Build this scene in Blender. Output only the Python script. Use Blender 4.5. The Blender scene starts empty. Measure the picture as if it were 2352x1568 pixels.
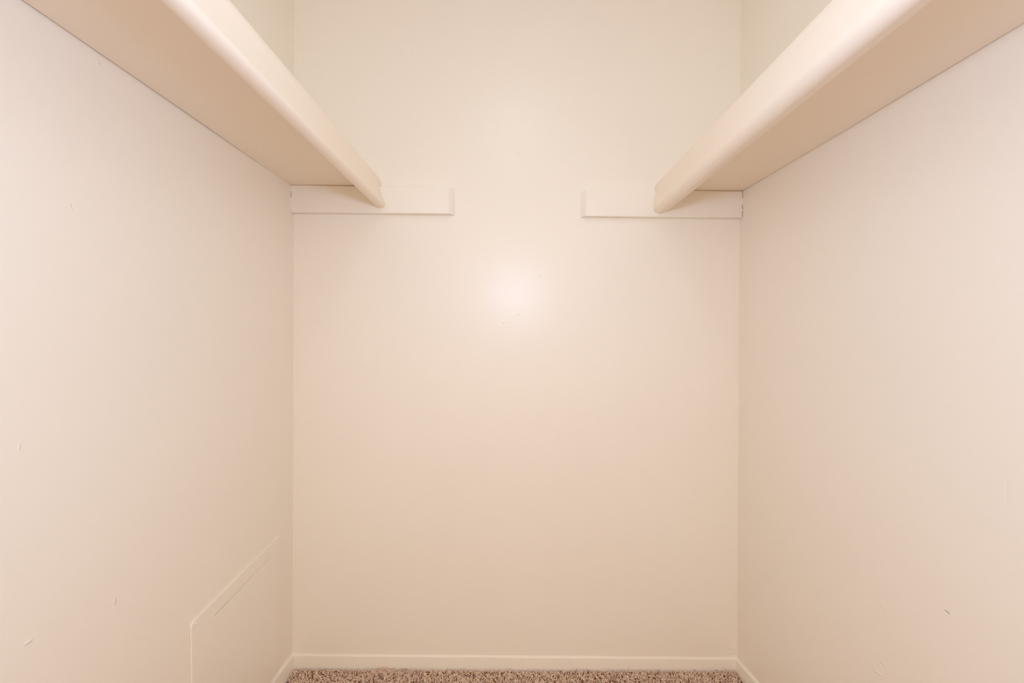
import bpy, bmesh, math, random
import numpy as np
from mathutils import Vector, Matrix

random.seed(7)
rng = np.random.default_rng(7)
scene = bpy.context.scene
C = scene.collection

# ------------------------------------------------------------------ camera
CAM = Vector((-0.01956, -1.41079, 1.15727))
YAW, PITCH, ROLL = 0.00244, -0.014828, 0.005847
cam_data = bpy.data.cameras.new('camera')
cam_data.sensor_fit = 'HORIZONTAL'
cam_data.sensor_width = 36.0
cam_data.lens = 36.0 * 950.0 / 2352.0
cam_data.clip_start = 0.01
cam = bpy.data.objects.new('camera', cam_data)
C.objects.link(cam)
fwd = Vector((math.sin(YAW) * math.cos(PITCH), math.cos(YAW) * math.cos(PITCH), math.sin(PITCH)))
right = Vector((math.cos(YAW), -math.sin(YAW), 0))
up = right.cross(fwd)
r2 = right * math.cos(ROLL) + up * math.sin(ROLL)
u2 = -right * math.sin(ROLL) + up * math.cos(ROLL)
M = Matrix((r2, u2, -fwd)).transposed().to_4x4()
M.translation = CAM
cam.matrix_world = M
scene.camera = cam

# ------------------------------------------------------------------ world, lights, exposure
world = bpy.data.worlds.new('world')
scene.world = world
world.use_nodes = True
bg = world.node_tree.nodes['Background']
bg.inputs['Color'].default_value = (1.0, 0.80, 0.60, 1)      # added warm fill light from beyond the closet's doorway
bg.inputs['Strength'].default_value = 2.1

FLASH_W = 19.2
flash_data = bpy.data.lights.new('camera_flash', 'POINT')      # flash head just above the lens
flash_data.energy = FLASH_W
flash_data.color = (0.545, 0.705, 1.02)
flash_data.shadow_soft_size = 0.055
flash = bpy.data.objects.new('camera_flash', flash_data)
flash.location = (0.0, -1.36, 1.428)
C.objects.link(flash)

LAMP_EMIT = 14.3                                              # ceiling lamp's glass (built below)
LAMP_COL = (0.735, 0.87, 1.0)

vs = scene.view_settings
scene.display_settings.display_device = 'sRGB'
vs.view_transform = 'Standard'
vs.look = 'None'
vs.gamma = 1.0
vs.use_curve_mapping = False
vs.exposure = -0.05
scene.cycles.max_bounces = 16
scene.cycles.diffuse_bounces = 14
scene.cycles.glossy_bounces = 4
scene.cycles.caustics_reflective = False
scene.cycles.caustics_refractive = False

# ------------------------------------------------------------------ room constants (metres)
H = 2.44          # ceiling
YF = -1.78        # inner face of the wall with the doorway
def XL(z, y=0.0): return -0.7660 + 0.0043 * z
def XR(z, y=0.0): return 0.7690 - 0.0086 * z - 0.015 * y
T = 0.019         # cleat thickness

# ------------------------------------------------------------------ helpers
def link_mesh(name, bm, mat, parent=None, smooth=None):
    me = bpy.data.meshes.new(name)
    bmesh.ops.recalc_face_normals(bm, faces=bm.faces[:])
    bm.to_mesh(me)
    bm.free()
    if mat: me.materials.append(mat)
    if smooth is not None:
        for p in me.polygons: p.use_smooth = True
        me.set_sharp_from_angle(angle=math.radians(smooth))
    o = bpy.data.objects.new(name, me)
    C.objects.link(o)
    if parent: o.parent = parent
    return o

def hexa(bm, pts):
    """box from 8 points: bottom ring (4) then top ring (4)"""
    v = [bm.verts.new(p) for p in pts]
    for f in ((0, 3, 2, 1), (4, 5, 6, 7), (0, 1, 5, 4), (1, 2, 6, 5), (2, 3, 7, 6), (3, 0, 4, 7)):
        bm.faces.new([v[i] for i in f])
    return v

def box(bm, x0, x1, y0, y1, z0, z1):
    return hexa(bm, [(x0, y0, z0), (x1, y0, z0), (x1, y1, z0), (x0, y1, z0),
                     (x0, y0, z1), (x1, y0, z1), (x1, y1, z1), (x0, y1, z1)])

def bevel(bm, w, seg=2, edges=None):
    bmesh.ops.bevel(bm, geom=edges or bm.edges[:], offset=w, segments=seg, affect='EDGES', profile=0.5, clamp_overlap=True)

def tag(o, label=None, cat=None, kind=None, group=None):
    if label: o['label'] = label
    if cat: o['category'] = cat
    if kind: o['kind'] = kind
    if group: o['group'] = group
    return o

def empty(name, loc=(0, 0, 0)):
    o = bpy.data.objects.new(name, None)
    o.location = loc
    o.empty_display_size = 0.05
    C.objects.link(o)
    return o

def struct(name, bm, mat, label, smooth=None):
    return tag(link_mesh(name, bm, mat, None, smooth), label, None, 'structure')

def catmull(pts, n=5):
    out = []
    P = [pts[0]] + list(pts) + [pts[-1]]
    for i in range(1, len(P) - 2):
        p0, p1, p2, p3 = (np.array(P[i + k], float) for k in (-1, 0, 1, 2))
        for k in range(n):
            t = k / n
            out.append(tuple(0.5 * ((2 * p1) + (-p0 + p2) * t + (2 * p0 - 5 * p1 + 4 * p2 - p3) * t * t
                                    + (-p0 + 3 * p1 - 3 * p2 + p3) * t ** 3)))
    out.append(tuple(pts[-1]))
    return out

def extrude_y(bm, prof, y0, y1, cuts=1, warp=None):
    """closed (x,z) profile swept along Y"""
    rings = []
    for k in range(cuts + 1):
        y = y0 + (y1 - y0) * k / cuts
        rings.append([bm.verts.new(warp(x, y, z) if warp else (x, y, z)) for x, z in prof])
    n = len(prof)
    for a, b in zip(rings, rings[1:]):
        for i in range(n):
            bm.faces.new((a[i], a[(i + 1) % n], b[(i + 1) % n], b[i]))
    bm.faces.new(rings[0]); bm.faces.new(rings[-1][::-1])

# ------------------------------------------------------------------ materials
def node(nt, t, **kw):
    n = nt.nodes.new(t)
    for k, v in kw.items(): setattr(n, k, v)
    return n

def paint(name, col, rough=0.33, spec=0.45, grain=200.0, grain_h=0.00013, wave_h=0.0012, marks=()):
    """brush- and roller-applied semi-gloss paint; marks = [(A, B, radius, height)] are small dabs, dents and
    drips in object space"""
    m = bpy.data.materials.new(name)
    m.use_nodes = True
    nt = m.node_tree
    b = nt.nodes['Principled BSDF']
    tc = node(nt, 'ShaderNodeTexCoord')
    big = node(nt, 'ShaderNodeTexNoise'); big.inputs['Scale'].default_value = 3.0; big.inputs['Detail'].default_value = 2
    fine = node(nt, 'ShaderNodeTexNoise'); fine.inputs['Scale'].default_value = grain; fine.inputs['Detail'].default_value = 3
    nt.links.new(tc.outputs['Object'], big.inputs['Vector'])
    nt.links.new(tc.outputs['Object'], fine.inputs['Vector'])
    # very faint tone variation of the paint coat
    mix = node(nt, 'ShaderNodeMix', data_type='RGBA')
    mix.inputs[6].default_value = (*col, 1)
    mix.inputs[7].default_value = (col[0] * 0.985, col[1] * 0.98, col[2] * 0.97, 1)
    nt.links.new(big.outputs['Fac'], mix.inputs[0])
    nt.links.new(mix.outputs[2], b.inputs['Base Color'])
    b.inputs['Roughness'].default_value = rough
    b.inputs['Specular IOR Level'].default_value = spec
    mul1 = node(nt, 'ShaderNodeMath', operation='MULTIPLY'); mul1.inputs[1].default_value = wave_h
    mul2 = node(nt, 'ShaderNodeMath', operation='MULTIPLY'); mul2.inputs[1].default_value = grain_h
    nt.links.new(big.outputs['Fac'], mul1.inputs[0]); nt.links.new(fine.outputs['Fac'], mul2.inputs[0])
    add = node(nt, 'ShaderNodeMath', operation='ADD')
    nt.links.new(mul1.outputs[0], add.inputs[0]); nt.links.new(mul2.outputs[0], add.inputs[1])
    last = add.outputs[0]
    for A, B, rad, h in marks:
        A, B = Vector(A), Vector(B)
        d = B - A
        L2 = max(d.length_squared, 1e-10)
        s = node(nt, 'ShaderNodeVectorMath', operation='SUBTRACT'); s.inputs[1].default_value = A
        nt.links.new(tc.outputs['Object'], s.inputs[0])
        dt = node(nt, 'ShaderNodeVectorMath', operation='DOT_PRODUCT'); dt.inputs[1].default_value = d / L2
        nt.links.new(s.outputs['Vector'], dt.inputs[0])
        cl = node(nt, 'ShaderNodeClamp'); nt.links.new(dt.outputs['Value'], cl.inputs['Value'])
        sc = node(nt, 'ShaderNodeVectorMath', operation='SCALE'); sc.inputs[0].default_value = d
        nt.links.new(cl.outputs[0], sc.inputs['Scale'])
        ds = node(nt, 'ShaderNodeVectorMath', operation='DISTANCE')
        nt.links.new(s.outputs['Vector'], ds.inputs[0]); nt.links.new(sc.outputs['Vector'], ds.inputs[1])
        mr = node(nt, 'ShaderNodeMapRange', interpolation_type='SMOOTHSTEP')
        mr.inputs['From Min'].default_value = 0; mr.inputs['From Max'].default_value = rad
        mr.inputs['To Min'].default_value = h; mr.inputs['To Max'].default_value = 0
        nt.links.new(ds.outputs['Value'], mr.inputs['Value'])
        ad = node(nt, 'ShaderNodeMath', operation='ADD')
        nt.links.new(last, ad.inputs[0]); nt.links.new(mr.outputs[0], ad.inputs[1])
        last = ad.outputs[0]
    bp = node(nt, 'ShaderNodeBump'); bp.inputs['Strength'].default_value = 1.0; bp.inputs['Distance'].default_value = 1.0
    nt.links.new(last, bp.inputs['Height'])
    nt.links.new(bp.outputs['Normal'], b.inputs['Normal'])
    return m

WALL = (0.85, 0.81, 0.725)
def W_(p, q, rad, h): return (p, q, rad, h)
back_marks = [
    W_((-0.002, 0, 1.862), (-0.003, 0, 1.857), .006, -.0006),
    W_((0.000, 0, 1.780), (-0.002, 0, 1.771), .005, -.0010),
    W_((-0.001, 0, 1.764), (0.001, 0, 1.764), .003, .0005),
    W_((-0.139, 0, 1.543), (-0.137, 0, 1.541), .006, -.0004),
    W_((0.079, 0, 1.360), (0.079, 0, 1.357), .003, -.0007),
    W_((-0.048, 0, 1.198), (-0.046, 0, 1.198), .003, -.0008),
    W_((-0.020, 0, 1.197), (-0.016, 0, 1.197), .006, -.0004),
    W_((0.006, 0, 1.232), (0.004, 0, 1.228), .005, .0004),
    W_((-0.030, 0, 1.244), (-0.036, 0, 1.250), .005, .0003),
    W_((0.004, 0, 0.093), (0.006, 0, 0.091), .004, -.0012),
    W_((0.735, 0, 0.0865), (0.770, 0, 0.0775), .006, .0009),
    W_((0.748, 0, 0.066), (0.762, 0, 0.068), .004, .0005),
    W_((-0.766, 0, 0.098), (-0.750, 0, 0.1005), .004, .0003),
]
left_marks = [
    W_((-.764, -.0840, .4660), (-.764, -.0840, .4645), .0055, .0022),
    W_((-.764, -.0672, .4670), (-.764, -.0660, .4730), .0055, .0016),
    W_((-.7618, -.7860, .9870), (-.7618, -.7865, .9818), .0030, .0006),
    W_((-.7632, -.6359, .6551), (-.7632, -.6368, .6490), .0030, .0010),
    W_((-.7631, -.7794, .6785), (-.7631, -.7737, .6790), .0040, .0009),
    W_((-.7601, -.7095, 1.3727), (-.7601, -.7075, 1.3660), .0030, -.0006),
    W_((-.7589, -.6642, 1.6419), (-.7590, -.6619, 1.6380), .0030, .0008),
]
right_marks = [
    W_((.7733, -.6682, .6601), (.7734, -.6726, .6599), .0030, -.0016),
    W_((.7731, -.5397, .4627), (.7733, -.5478, .4599), .0040, -.0006),
    W_((.7732, -.5275, .4358), (.7733, -.5400, .4376), .0040, .0006),
    W_((.7724, -.7562, .9257), (.7727, -.7566, .8944), .0035, -.00028),
    W_((.7720, -.5413, .5923), (.7722, -.5464, .5855), .0040, .0006),
    W_((.7675, -.2231, .5652), (.7675, -.2231, .5640), .0035, .0008),
]
m_back = paint('wall_paint_back', WALL, marks=back_marks)
m_left = paint('wall_paint_left', WALL, marks=left_marks)
m_right = paint('wall_paint_right', WALL, marks=right_marks)
m_wall = paint('wall_paint', WALL)
m_trim = paint('trim_paint', WALL, rough=0.34, grain=140.0, grain_h=0.00005, wave_h=0.0004)
m_shelf = paint('shelf_paint', (0.875, 0.795, 0.68), rough=0.42, spec=0.4, grain=160.0, grain_h=0.00004, wave_h=0.0004)
m_caulk = paint('painted_caulk', WALL, rough=0.4, grain=300, grain_h=0.0001, wave_h=0.0003)

def plain(name, col, rough=0.5, metal=0.0, emit=None, strength=0.0):
    m = bpy.data.materials.new(name)
    m.use_nodes = True
    b = m.node_tree.nodes['Principled BSDF']
    b.inputs['Base Color'].default_value = (*col, 1)
    b.inputs['Roughness'].default_value = rough
    b.inputs['Metallic'].default_value = metal
    if emit:
        b.inputs['Emission Color'].default_value = (*emit, 1)
        b.inputs['Emission Strength'].default_value = strength
    return m

m_glass = plain('lamp_glass', (0.9, 0.88, 0.84), 0.3, 0, LAMP_COL, LAMP_EMIT)
m_slit_shade = plain('slit_shade', (0.06, 0.04, 0.03), 0.95)  # dark brown standing in for shade inside the panel's slit
m_white_metal = plain('lamp_pan', (0.85, 0.83, 0.8), 0.4)

def carpet_mat(name, tint=True):
    m = bpy.data.materials.new(name)
    m.use_nodes = True
    nt = m.node_tree
    b = nt.nodes['Principled BSDF']
    b.inputs['Roughness'].default_value = 0.95
    b.inputs['Specular IOR Level'].default_value = 0.1
    ramp = node(nt, 'ShaderNodeValToRGB')
    e = ramp.color_ramp.elements
    e[0].position = 0.0; e[0].color = (0.24, 0.11, 0.055, 1)
    e[1].position = 1.0; e[1].color = (0.95, 0.82, 0.67, 1)
    for pos, c in ((0.10, (0.30, 0.14, 0.08, 1)), (0.18, (0.82, 0.60, 0.45, 1)), (0.65, (0.92, 0.74, 0.58, 1))):
        el = e.new(pos); el.color = c
    if tint:
        at = node(nt, 'ShaderNodeAttribute'); at.attribute_name = 'tint'
        nt.links.new(at.outputs['Fac'], ramp.inputs[0])
    else:
        tc = node(nt, 'ShaderNodeTexCoord')
        nz = node(nt, 'ShaderNodeTexNoise'); nz.inputs['Scale'].default_value = 300
        nt.links.new(tc.outputs['Object'], nz.inputs['Vector'])
        mr = node(nt, 'ShaderNodeMapRange'); mr.inputs['To Max'].default_value = 0.12
        nt.links.new(nz.outputs['Fac'], mr.inputs['Value'])
        nt.links.new(mr.outputs[0], ramp.inputs[0])
    nt.links.new(ramp.outputs[0], b.inputs['Base Color'])
    return m
m_pile = carpet_mat('carpet_yarn')
m_backing = carpet_mat('carpet_backing', False)

# ------------------------------------------------------------------ setting
TH = 0.10
bm = bmesh.new(); box(bm, -1.0, 1.0, 0, TH, -0.05, H)
struct('wall_back', bm, m_back, 'cream semi-gloss back wall facing the camera')

bm = bmesh.new()
hexa(bm, [(XL(-.05) - TH, YF - TH, -.05), (XL(-.05), YF - TH, -.05), (XL(-.05), 0, -.05), (XL(-.05) - TH, 0, -.05),
          (XL(H) - TH, YF - TH, H), (XL(H), YF - TH, H), (XL(H), 0, H), (XL(H) - TH, 0, H)])
struct('wall_left', bm, m_left, 'cream left wall with the small access panel near the floor')

bm = bmesh.new()
def xr(z, y): return XR(z, y)
hexa(bm, [(xr(-.05, YF - TH), YF - TH, -.05), (xr(-.05, YF) + TH, YF - TH, -.05), (xr(-.05, 0) + TH, 0, -.05), (xr(-.05, 0), 0, -.05),
          (xr(H, YF - TH), YF - TH, H), (xr(H, YF) + TH, YF - TH, H), (xr(H, 0) + TH, 0, H), (xr(H, 0), 0, H)])
struct('wall_right', bm, m_right, 'cream right wall under the right-hand shelf')

bm = bmesh.new()      # wall behind the camera with its doorway
box(bm, -1.0, -0.61, YF - TH, YF, -.05, H); box(bm, 0.61, 1.0, YF - TH, YF, -.05, H); box(bm, -0.61, 0.61, YF - TH, YF, 2.03, H)
struct('wall_front', bm, m_wall, 'cream front wall with the doorway the photograph is taken from')

bm = bmesh.new(); box(bm, -1.0, 1.0, YF - TH, TH, H, H + 0.1)
struct('ceiling', bm, m_wall, 'cream ceiling')

bm = bmesh.new(); box(bm, -1.0, 1.0, YF - TH, TH, -0.1, 0.0); box(bm, -2.6, 2.6, YF - 3.6, YF - TH, -0.1, 0.0)   # runs on into the bedroom
floor = struct('floor', bm, m_backing, 'tan and brown carpeted floor')

# baseboards: small flat board with an eased top edge and a painted caulk line
def base_profile(h):
    return [(0.0, 0.0), (0.0078, 0.0), (0.0080, h - 0.0048), (0.0076, h - 0.0024), (0.0062, h - 0.0010), (0.0046, h - 0.0008),
            (0.0036, h - 0.0014), (0.0024, h - 0.0010), (0.0014, h + 0.0010), (0.0006, h + 0.0024), (0.0, h + 0.0040)]

def base_run(name, pts, nrm, heights, label, k=1.0):
    """pts: points along the wall foot (x,y) ; nrm: into the room; heights: board height at each point"""
    bm = bmesh.new()
    rings = []
    for (x, y), h in zip(pts, heights):
        rings.append([bm.verts.new((x + nrm[0] * d * k, y + nrm[1] * d * k, z)) for d, z in base_profile(h)])
    n = len(rings[0])
    for a, b in zip(rings, rings[1:]):
        for i in range(n): bm.faces.new((a[i], a[(i + 1) % n], b[(i + 1) % n], b[i]))
    bm.faces.new(rings[0]); bm.faces.new(rings[-1][::-1])
    return struct(name, bm, m_trim, label, 40)

NB = 60
pts, hs = [], []
for i in range(NB + 1):
    t = i / NB; x = XL(0.03) + (XR(0.03) - XL(0.03)) * t
    pts.append((x, 0.0 + 0.0004 * math.sin(t * 19) ))
    hs.append(0.0545 - 0.0065 * t + 0.0004 * math.sin(t * 31 + 1) + 0.0003 * math.sin(t * 67))
base_run('baseboard_back', pts, (0, -1), hs, 'low cream baseboard along the foot of the back wall', 0.55)
ys = [0.0, -0.03, -0.07, -0.12, -0.17, -0.3, -0.8, YF]
hL = [0.0565, 0.060, 0.063, 0.067, 0.0705, 0.072, 0.072, 0.072]
hR = [0.046, 0.050, 0.056, 0.062, 0.067, 0.072, 0.072, 0.072]
base_run('baseboard_left', [(XL(0.04), y) for y in ys], (1, 0), hL, 'low cream baseboard along the left wall')
base_run('baseboard_right', [(XR(0.04, y), y) for y in ys], (-1, 0), hR, 'low cream baseboard along the right wall')

# ------------------------------------------------------------------ wall cleats
def cleat(name, pts_top, pts_bot, x_wall, x_end_f, x_end_b, label, sign, caulks):
    """pts_top / pts_bot: z at the wall end and at the free end; the free end is cut at 45 degrees"""
    root = empty(name, ((x_wall + x_end_f) / 2, 0, (pts_bot[0] + pts_bot[1]) / 2))
    tag(root, label, 'cleat', None, 'wall cleats under the shelf ends')
    bm = bmesh.new()
    o = root.location
    gap = 0.0016
    xw = x_wall - sign * gap
    v = hexa(bm, [(xw, -T, pts_bot[0]), (x_end_f, -T, pts_bot[1]), (x_end_b, 0, pts_bot[1]), (xw, 0, pts_bot[0]),
              (xw, -T, pts_top[0]), (x_end_f, -T, pts_top[1]), (x_end_b, 0, pts_top[1]), (xw, 0, pts_top[0])])
    bmesh.ops.translate(bm, verts=bm.verts[:], vec=-o)
    bevel(bm, 0.0022, 3)
    link_mesh('cleat_board', bm, m_trim, root, 50)
    # dabs of painted caulk bridging the crack between the board end and the side wall
    for z0, z1 in caulks:
        bm = bmesh.new()
        a, b = sorted((xw - sign * 0.001, x_wall + sign * 0.0025))
        box(bm, a, b, -T + 0.0006, -0.002, z0, z1)
        bmesh.ops.translate(bm, verts=bm.verts[:], vec=-o)
        bevel(bm, 0.0009, 2)
        link_mesh('caulk', bm, m_caulk, root, 60)
    return root

cleat('shelf_cleat', (1.6553, 1.6523), (1.5645, 1.5632), XL(1.61), -0.2318, -0.2120,
      'cream wooden batten on the back wall beneath the left shelf, right end slanted', -1,
      [(1.5675, 1.616), (1.6335, 1.6535)])
cleat('shelf_cleat', (1.6455, 1.6468), (1.5560, 1.5584), XR(1.60), 0.2312, 0.2130,
      'cream wooden batten on the back wall beneath the right shelf, left end slanted', 1,
      [(1.5785, 1.5835), (1.5995, 1.6205)])

# ------------------------------------------------------------------ shelves with a rounded hanging lip
def shelf(label, board_fn, lip_prof, lip_inner, z_under, sign):
    root = empty('closet_shelf', (0, 0, 0))
    cx = sum(p[0] for p in lip_prof) / len(lip_prof)
    root.location = ((cx + sign * 0.76) / 2, -0.9, z_under)
    tag(root, label, 'shelf', None, 'closet shelves on the side walls')
    o = root.location
    # board
    bm = bmesh.new()
    board_fn(bm)
    bmesh.ops.translate(bm, verts=bm.verts[:], vec=-o)
    link_mesh('shelf_board', bm, m_shelf, root)
    # lip: full section as far as the cleat, upper part alone over the cleat
    prof = catmull(lip_prof, 5)
    bm = bmesh.new()
    full = prof + lip_inner
    wob = lambda x, y, z: (x + 0.0006 * math.sin(y * 5.1 + z * 9), y, z + 0.0005 * math.sin(y * 7.3))
    extrude_y(bm, full, -T - 0.0004, YF + 0.002, 24, wob)
    cut = z_under + 0.0006
    upper = [p for p in prof if p[1] > cut]
    upper = upper + [(upper[-1][0] - 0.0 * sign, cut), (lip_inner[-1][0], cut)]
    extrude_y(bm, upper, -0.0006, -T - 0.0004, 1, wob)
    bmesh.ops.translate(bm, verts=bm.verts[:], vec=-o)
    l = link_mesh('shelf_lip', bm, m_shelf, root, 45)
    l['label'] = 'rounded hanging lip along the front of the shelf'
    return root

lipL = [(-.497, 1.6945), (-.484, 1.6944), (-.4755, 1.6922), (-.4680, 1.6850), (-.4634, 1.6735), (-.4624, 1.6640), (-.4625, 1.6560),
        (-.4603, 1.6430), (-.4572, 1.6310), (-.4532, 1.6190), (-.4490, 1.6080), (-.4455, 1.6000), (-.4440, 1.5935),
        (-.4449, 1.5880), (-.4480, 1.5837), (-.4535, 1.5808), (-.4603, 1.5799), (-.4668, 1.5813), (-.4718, 1.5848),
        (-.4752, 1.5900), (-.4766, 1.5965), (-.4764, 1.6035)]
inL = [(-.4775, 1.612), (-.4800, 1.6250), (-.4850, 1.642), (-.497, 1.6556)]
lipR = [(.500, 1.6835), (.488, 1.6832), (.4800, 1.6815), (.4735, 1.6770), (.4685, 1.6700), (.4658, 1.6620), (.4640, 1.6530),
        (.4613, 1.6412), (.4598, 1.6270), (.4583, 1.6122), (.4562, 1.6000), (.4548, 1.5880), (.4560, 1.5805),
        (.4605, 1.5735), (.4670, 1.5690), (.4747, 1.5674), (.4840, 1.5695), (.4940, 1.5742), (.5030, 1.5785),
        (.5085, 1.5822), (.5110, 1.5870), (.5105, 1.5940)]
inR = [(.5080, 1.604), (.5030, 1.620), (.5000, 1.635), (.500, 1.6460)]

def board_left(bm):
    n = 30
    rows = []
    for k in range(n + 1):
        y = -0.0012 + (YF + 0.003) * k / n
        g = 0.0004 + 0.0030 * min(1.0, max(0.0, (-y - 0.05) / 0.35)) + 0.0004 * math.sin(y * 11)
        z0 = 1.6557 + 0.0006 * math.sin(y * 6)
        rows.append([bm.verts.new(p) for p in ((XL(1.66) + g, y, z0), (-.4955, y, z0 + 0.0001), (-.4955, y, 1.6940), (XL(1.66) + g, y, 1.6940))])
    for a, b in zip(rows, rows[1:]):
        for i in range(4): bm.faces.new((a[i], a[(i + 1) % 4], b[(i + 1) % 4], b[i]))
    bm.faces.new(rows[0]); bm.faces.new(rows[-1][::-1])

def board_right(bm):
    n = 30
    rows = []
    for k in range(n + 1):
        y = -0.0012 + (YF + 0.003) * k / n
        g = 0.0019 + 0.0005 * math.sin(y * 9 + 1)
        z0 = 1.6470 - 0.0055 * min(1.0, -y / 0.40) - 0.002 * max(0.0, -y - 0.5)
        rows.append([bm.verts.new(p) for p in ((XR(1.65, y) - g, y, z0), (.4985, y, 1.6468), (.4985, y, 1.6830), (XR(1.65, y) - g, y, 1.6830))])
    for a, b in zip(rows, rows[1:]):
        for i in range(4): bm.faces.new((a[i], a[(i + 1) % 4], b[(i + 1) % 4], b[i]))
    bm.faces.new(rows[0]); bm.faces.new(rows[-1][::-1])

shelf('cream closet shelf with rounded front lip along the left wall', board_left, lipL, inL, 1.6556, -1)
shelf('cream closet shelf with rounded front lip along the right wall', board_right, lipR, inR, 1.6468, 1)

# ------------------------------------------------------------------ access panel on the left wall
def access_panel():
    root = empty('access_panel', (XL(0.3), -0.2775, 0.31))
    tag(root, 'cream painted square access panel screwed low on the left wall', 'access panel')
    # outline in local (u towards the back wall, v up); the panel hangs slightly askew
    cu = bpy.data.curves.new('panel_plate', 'CURVE')
    cu.dimensions = '2D'; cu.fill_mode = 'BOTH'
    cu.extrude = 0.0010; cu.bevel_depth = 0.0012; cu.bevel_resolution = 2
    corners = [(-.1785, .1712), (.1880, .2000), (.1900, -.2340), (-.1700, -.2340)]
    def rounded(cs, r, n=6):
        out = []
        k = len(cs)
        for i in range(k):
            p, a, b = (Vector((*cs[j % k], 0)) for j in (i, i - 1, i + 1))
            da, db = (a - p).normalized(), (b - p).normalized()
            A, B = p + da * r, p + db * r
            for t in range(n + 1):
                t /= n
                out.append((1 - t) ** 2 * A + 2 * t * (1 - t) * p + t * t * B)
        return out
    slit = [(-.1040, .1413), (.0300, .1506), (.1455, .1580), (.1460, .1540), (.0300, .1464), (-.1036, .1377)]
    for poly in (rounded(corners, 0.012), [Vector((*p, 0)) for p in slit]):
        s = cu.splines.new('POLY'); s.points.add(len(poly) - 1); s.use_cyclic_u = True
        for q, p in zip(s.points, poly): q.co = (p.x, p.y, 0, 1)
    tmp = bpy.data.objects.new('tmp', cu); C.objects.link(tmp)
    dg = bpy.context.evaluated_depsgraph_get()
    me = bpy.data.meshes.new_from_object(tmp.evaluated_get(dg))
    bpy.data.objects.remove(tmp); bpy.data.curves.remove(cu)
    rot = Matrix(((0, 0, 1), (1, 0, 0), (0, 1, 0))).to_4x4()      # (u,v,w) -> (y,z,x)
    off = Matrix.Translation((0.0024, 0, 0))
    lean = Matrix.Rotation(math.radians(0.25), 4, 'Y')
    me.transform(lean @ off @ rot)
    me.name = 'panel_plate'
    me.materials.clear(); me.materials.append(m_trim)
    p = bpy.data.objects.new('panel_plate', me); C.objects.link(p); p.parent = root
    # dark strip painting shade in the slit between the panel's rim and its door
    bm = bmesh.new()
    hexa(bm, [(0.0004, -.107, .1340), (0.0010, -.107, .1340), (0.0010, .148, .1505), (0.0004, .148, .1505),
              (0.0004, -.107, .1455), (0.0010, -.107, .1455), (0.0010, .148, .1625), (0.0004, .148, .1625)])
    f = link_mesh('slit_shade_strip', bm, m_slit_shade, root)
    f['label'] = 'dark strip standing for the shade in the thin slit in the panel'
    # painted-over screws
    for (u, v) in ((-.1660, .1640), (.1705, .1835), (-.1600, -.2150)):
        bm = bmesh.new()
        n = 14
        rings = [[(0.0042, 0.0), (0.0040, 0.0006), (0.0030, 0.0011), (0.0018, 0.0012)][k] for k in range(4)]
        prev = None
        for r, h in rings:
            ring = [bm.verts.new((h, r * math.cos(2 * math.pi * i / n), r * math.sin(2 * math.pi * i / n))) for i in range(n)]
            if prev:
                for i in range(n): bm.faces.new((prev[i], prev[(i + 1) % n], ring[(i + 1) % n], ring[i]))
            prev = ring
        # recessed middle of the screw head
        ring = [bm.verts.new((0.0004, 0.0012 * math.cos(2 * math.pi * i / n), 0.0012 * math.sin(2 * math.pi * i / n))) for i in range(n)]
        for i in range(n): bm.faces.new((prev[i], prev[(i + 1) % n], ring[(i + 1) % n], ring[i]))
        bm.faces.new(ring)
        bmesh.ops.translate(bm, verts=bm.verts[:], vec=(0.0045 + math.radians(0.25) * v, u, v))
        link_mesh('screw', bm, m_trim, root, 40)
    return root
access_panel()

# ------------------------------------------------------------------ ceiling lamp (above the frame; the soft upper gloss on the back wall is its reflection)
def lathe(bm, prof, n=40):
    prev = None
    for r, z in prof:
        ring = [bm.verts.new((r * math.cos(2 * math.pi * i / n), r * math.sin(2 * math.pi * i / n), z)) for i in range(n)]
        if prev:
            for i in range(n): bm.faces.new((prev[i], prev[(i + 1) % n], ring[(i + 1) % n], ring[i]))
        prev = ring
    bm.faces.new(prev)
lamp = empty('ceiling_lamp', (0.0, -1.08, H))
tag(lamp, 'round frosted glass ceiling lamp in the middle of the closet ceiling', 'lamp')
bm = bmesh.new(); lathe(bm, [(0.0, 0.0), (0.10, 0.0), (0.105, -0.006), (0.105, -0.02), (0.10, -0.024), (0.0, -0.024)])
bmesh.ops.remove_doubles(bm, verts=bm.verts[:], dist=1e-5)
link_mesh('lamp_pan', bm, m_white_metal, lamp, 40)
bm = bmesh.new(); lathe(bm, [(0.096, -0.024)] + [(0.096 * math.cos(a), -0.024 - 0.06 * math.sin(a)) for a in np.linspace(0.1, 1.5, 10)])
link_mesh('lamp_glass', bm, m_glass, lamp, 60)

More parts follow.
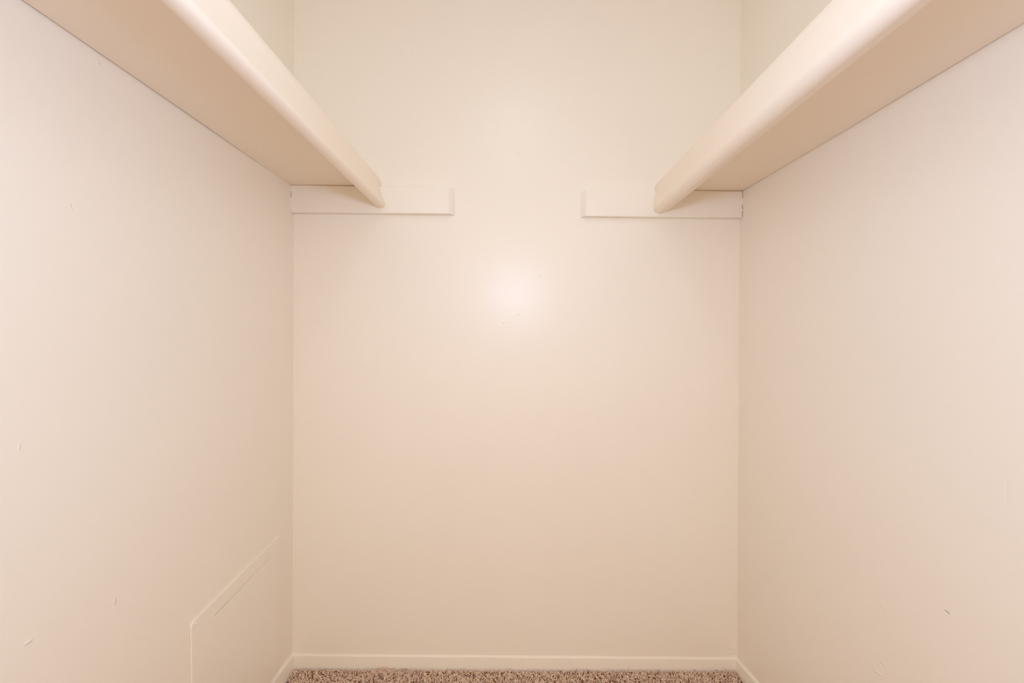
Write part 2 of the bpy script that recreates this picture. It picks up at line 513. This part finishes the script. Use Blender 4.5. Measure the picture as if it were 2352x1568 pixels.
# ------------------------------------------------------------------ carpet pile: twisted yarn ends
def pile(x0, x1, y0, y1, dens, rad, length, nseg, sides):
    n = int((x1 - x0) * (y1 - y0) * dens)
    px = rng.uniform(x0, x1, n); py = rng.uniform(y0, y1, n)
    L = length * rng.uniform(0.65, 1.3, n)
    az = rng.uniform(0, 2 * np.pi, n)
    # each twisted yarn end rises, then leans and curls over
    lean0 = rng.uniform(0.0, 0.9, n); curl = rng.uniform(0.4, 3.2, n); twist = rng.normal(0, 2.4, n)
    P = np.zeros((n, nseg + 1, 3)); P[:, 0, 0] = px; P[:, 0, 1] = py; P[:, 0, 2] = 0.0
    D = np.zeros((n, nseg + 1, 3))
    for k in range(nseg + 1):
        t = k / nseg
        th = lean0 + curl * t ** 1.4
        a = az + twist * t
        D[:, k] = np.stack([np.sin(th) * np.cos(a), np.sin(th) * np.sin(a), np.cos(th)], 1)
        if k < nseg: P[:, k + 1] = P[:, k] + D[:, k] * (L / nseg)[:, None]
    # keep the pile inside the room
    P[:, :, 0] = np.clip(P[:, :, 0], x0 - 0.001, x1 + 0.001); P[:, :, 1] = np.clip(P[:, :, 1], YF, -0.0080)
    ref = np.zeros_like(D); ref[..., 0] = -np.sin(az)[:, None]; ref[..., 1] = np.cos(az)[:, None]
    U = ref; V = np.cross(D, U); V /= np.linalg.norm(V, axis=-1, keepdims=True) + 1e-9
    R = rad * rng.uniform(0.75, 1.25, n)
    prof = np.array([0.9] + [1.0] * (nseg - 1) + [0.65])
    verts = np.zeros((n, nseg + 1, sides, 3))
    for s in range(sides):
        ph = 2 * np.pi * s / sides
        verts[:, :, s] = P + (U * math.cos(ph) + V * math.sin(ph)) * R[:, None, None] * prof[None, :, None]
    idx = np.arange(n * (nseg + 1) * sides).reshape(n, nseg + 1, sides)
    quads = []
    for k in range(nseg):
        for s in range(sides):
            s2 = (s + 1) % sides
            quads.append(np.stack([idx[:, k, s], idx[:, k, s2], idx[:, k + 1, s2], idx[:, k + 1, s]], 1))
    quads = np.concatenate(quads)
    tint = np.clip(rng.beta(1.7, 1.2, n), 0, 1)
    tints = np.repeat(tint, (nseg + 1) * sides)
    # darker towards the root is left to real occlusion; only yarn colour varies from tuft to tuft
    return verts.reshape(-1, 3), quads, tints

x0, x1 = XL(0.0) + 0.0105, XR(0.0) - 0.0105
sets = [pile(x0, x1, -0.30, -0.0080, 54000, 0.00125, 0.0150, 6, 3),
        pile(x0, x1, -0.90, -0.30, 52000, 0.00130, 0.0150, 4, 3),
        pile(x0, x1, YF, -0.90, 24000, 0.0018, 0.017, 3, 3),
        pile(-0.505, -0.345, -0.030, -0.0080, 45000, 0.00085, 0.0225, 7, 3),     # tufts standing up against the back baseboard
        pile(0.700, x1, -0.024, -0.0080, 25000, 0.0008, 0.021, 7, 3)]
V = []; Q = []; Tn = []; off = 0
for v, q, t in sets:
    V.append(v); Q.append(q + off); Tn.append(t); off += len(v)
V = np.concatenate(V).astype(np.float32); Q = np.concatenate(Q).astype(np.int32); Tn = np.concatenate(Tn).astype(np.float32)
me = bpy.data.meshes.new('carpet_pile')
me.vertices.add(len(V)); me.vertices.foreach_set('co', V.ravel())
me.loops.add(Q.size); me.loops.foreach_set('vertex_index', Q.ravel())
me.polygons.add(len(Q)); me.polygons.foreach_set('loop_start', np.arange(0, Q.size, 4, dtype=np.int32))
me.polygons.foreach_set('use_smooth', np.ones(len(Q), bool))
me.update(calc_edges=True)
at = me.attributes.new('tint', 'FLOAT', 'POINT'); at.data.foreach_set('value', Tn)
me.materials.append(m_pile)
co = bpy.data.objects.new('carpet_pile', me); C.objects.link(co)
tag(co, 'tan and brown flecked shaggy carpet pile covering the floor', 'carpet', 'stuff')
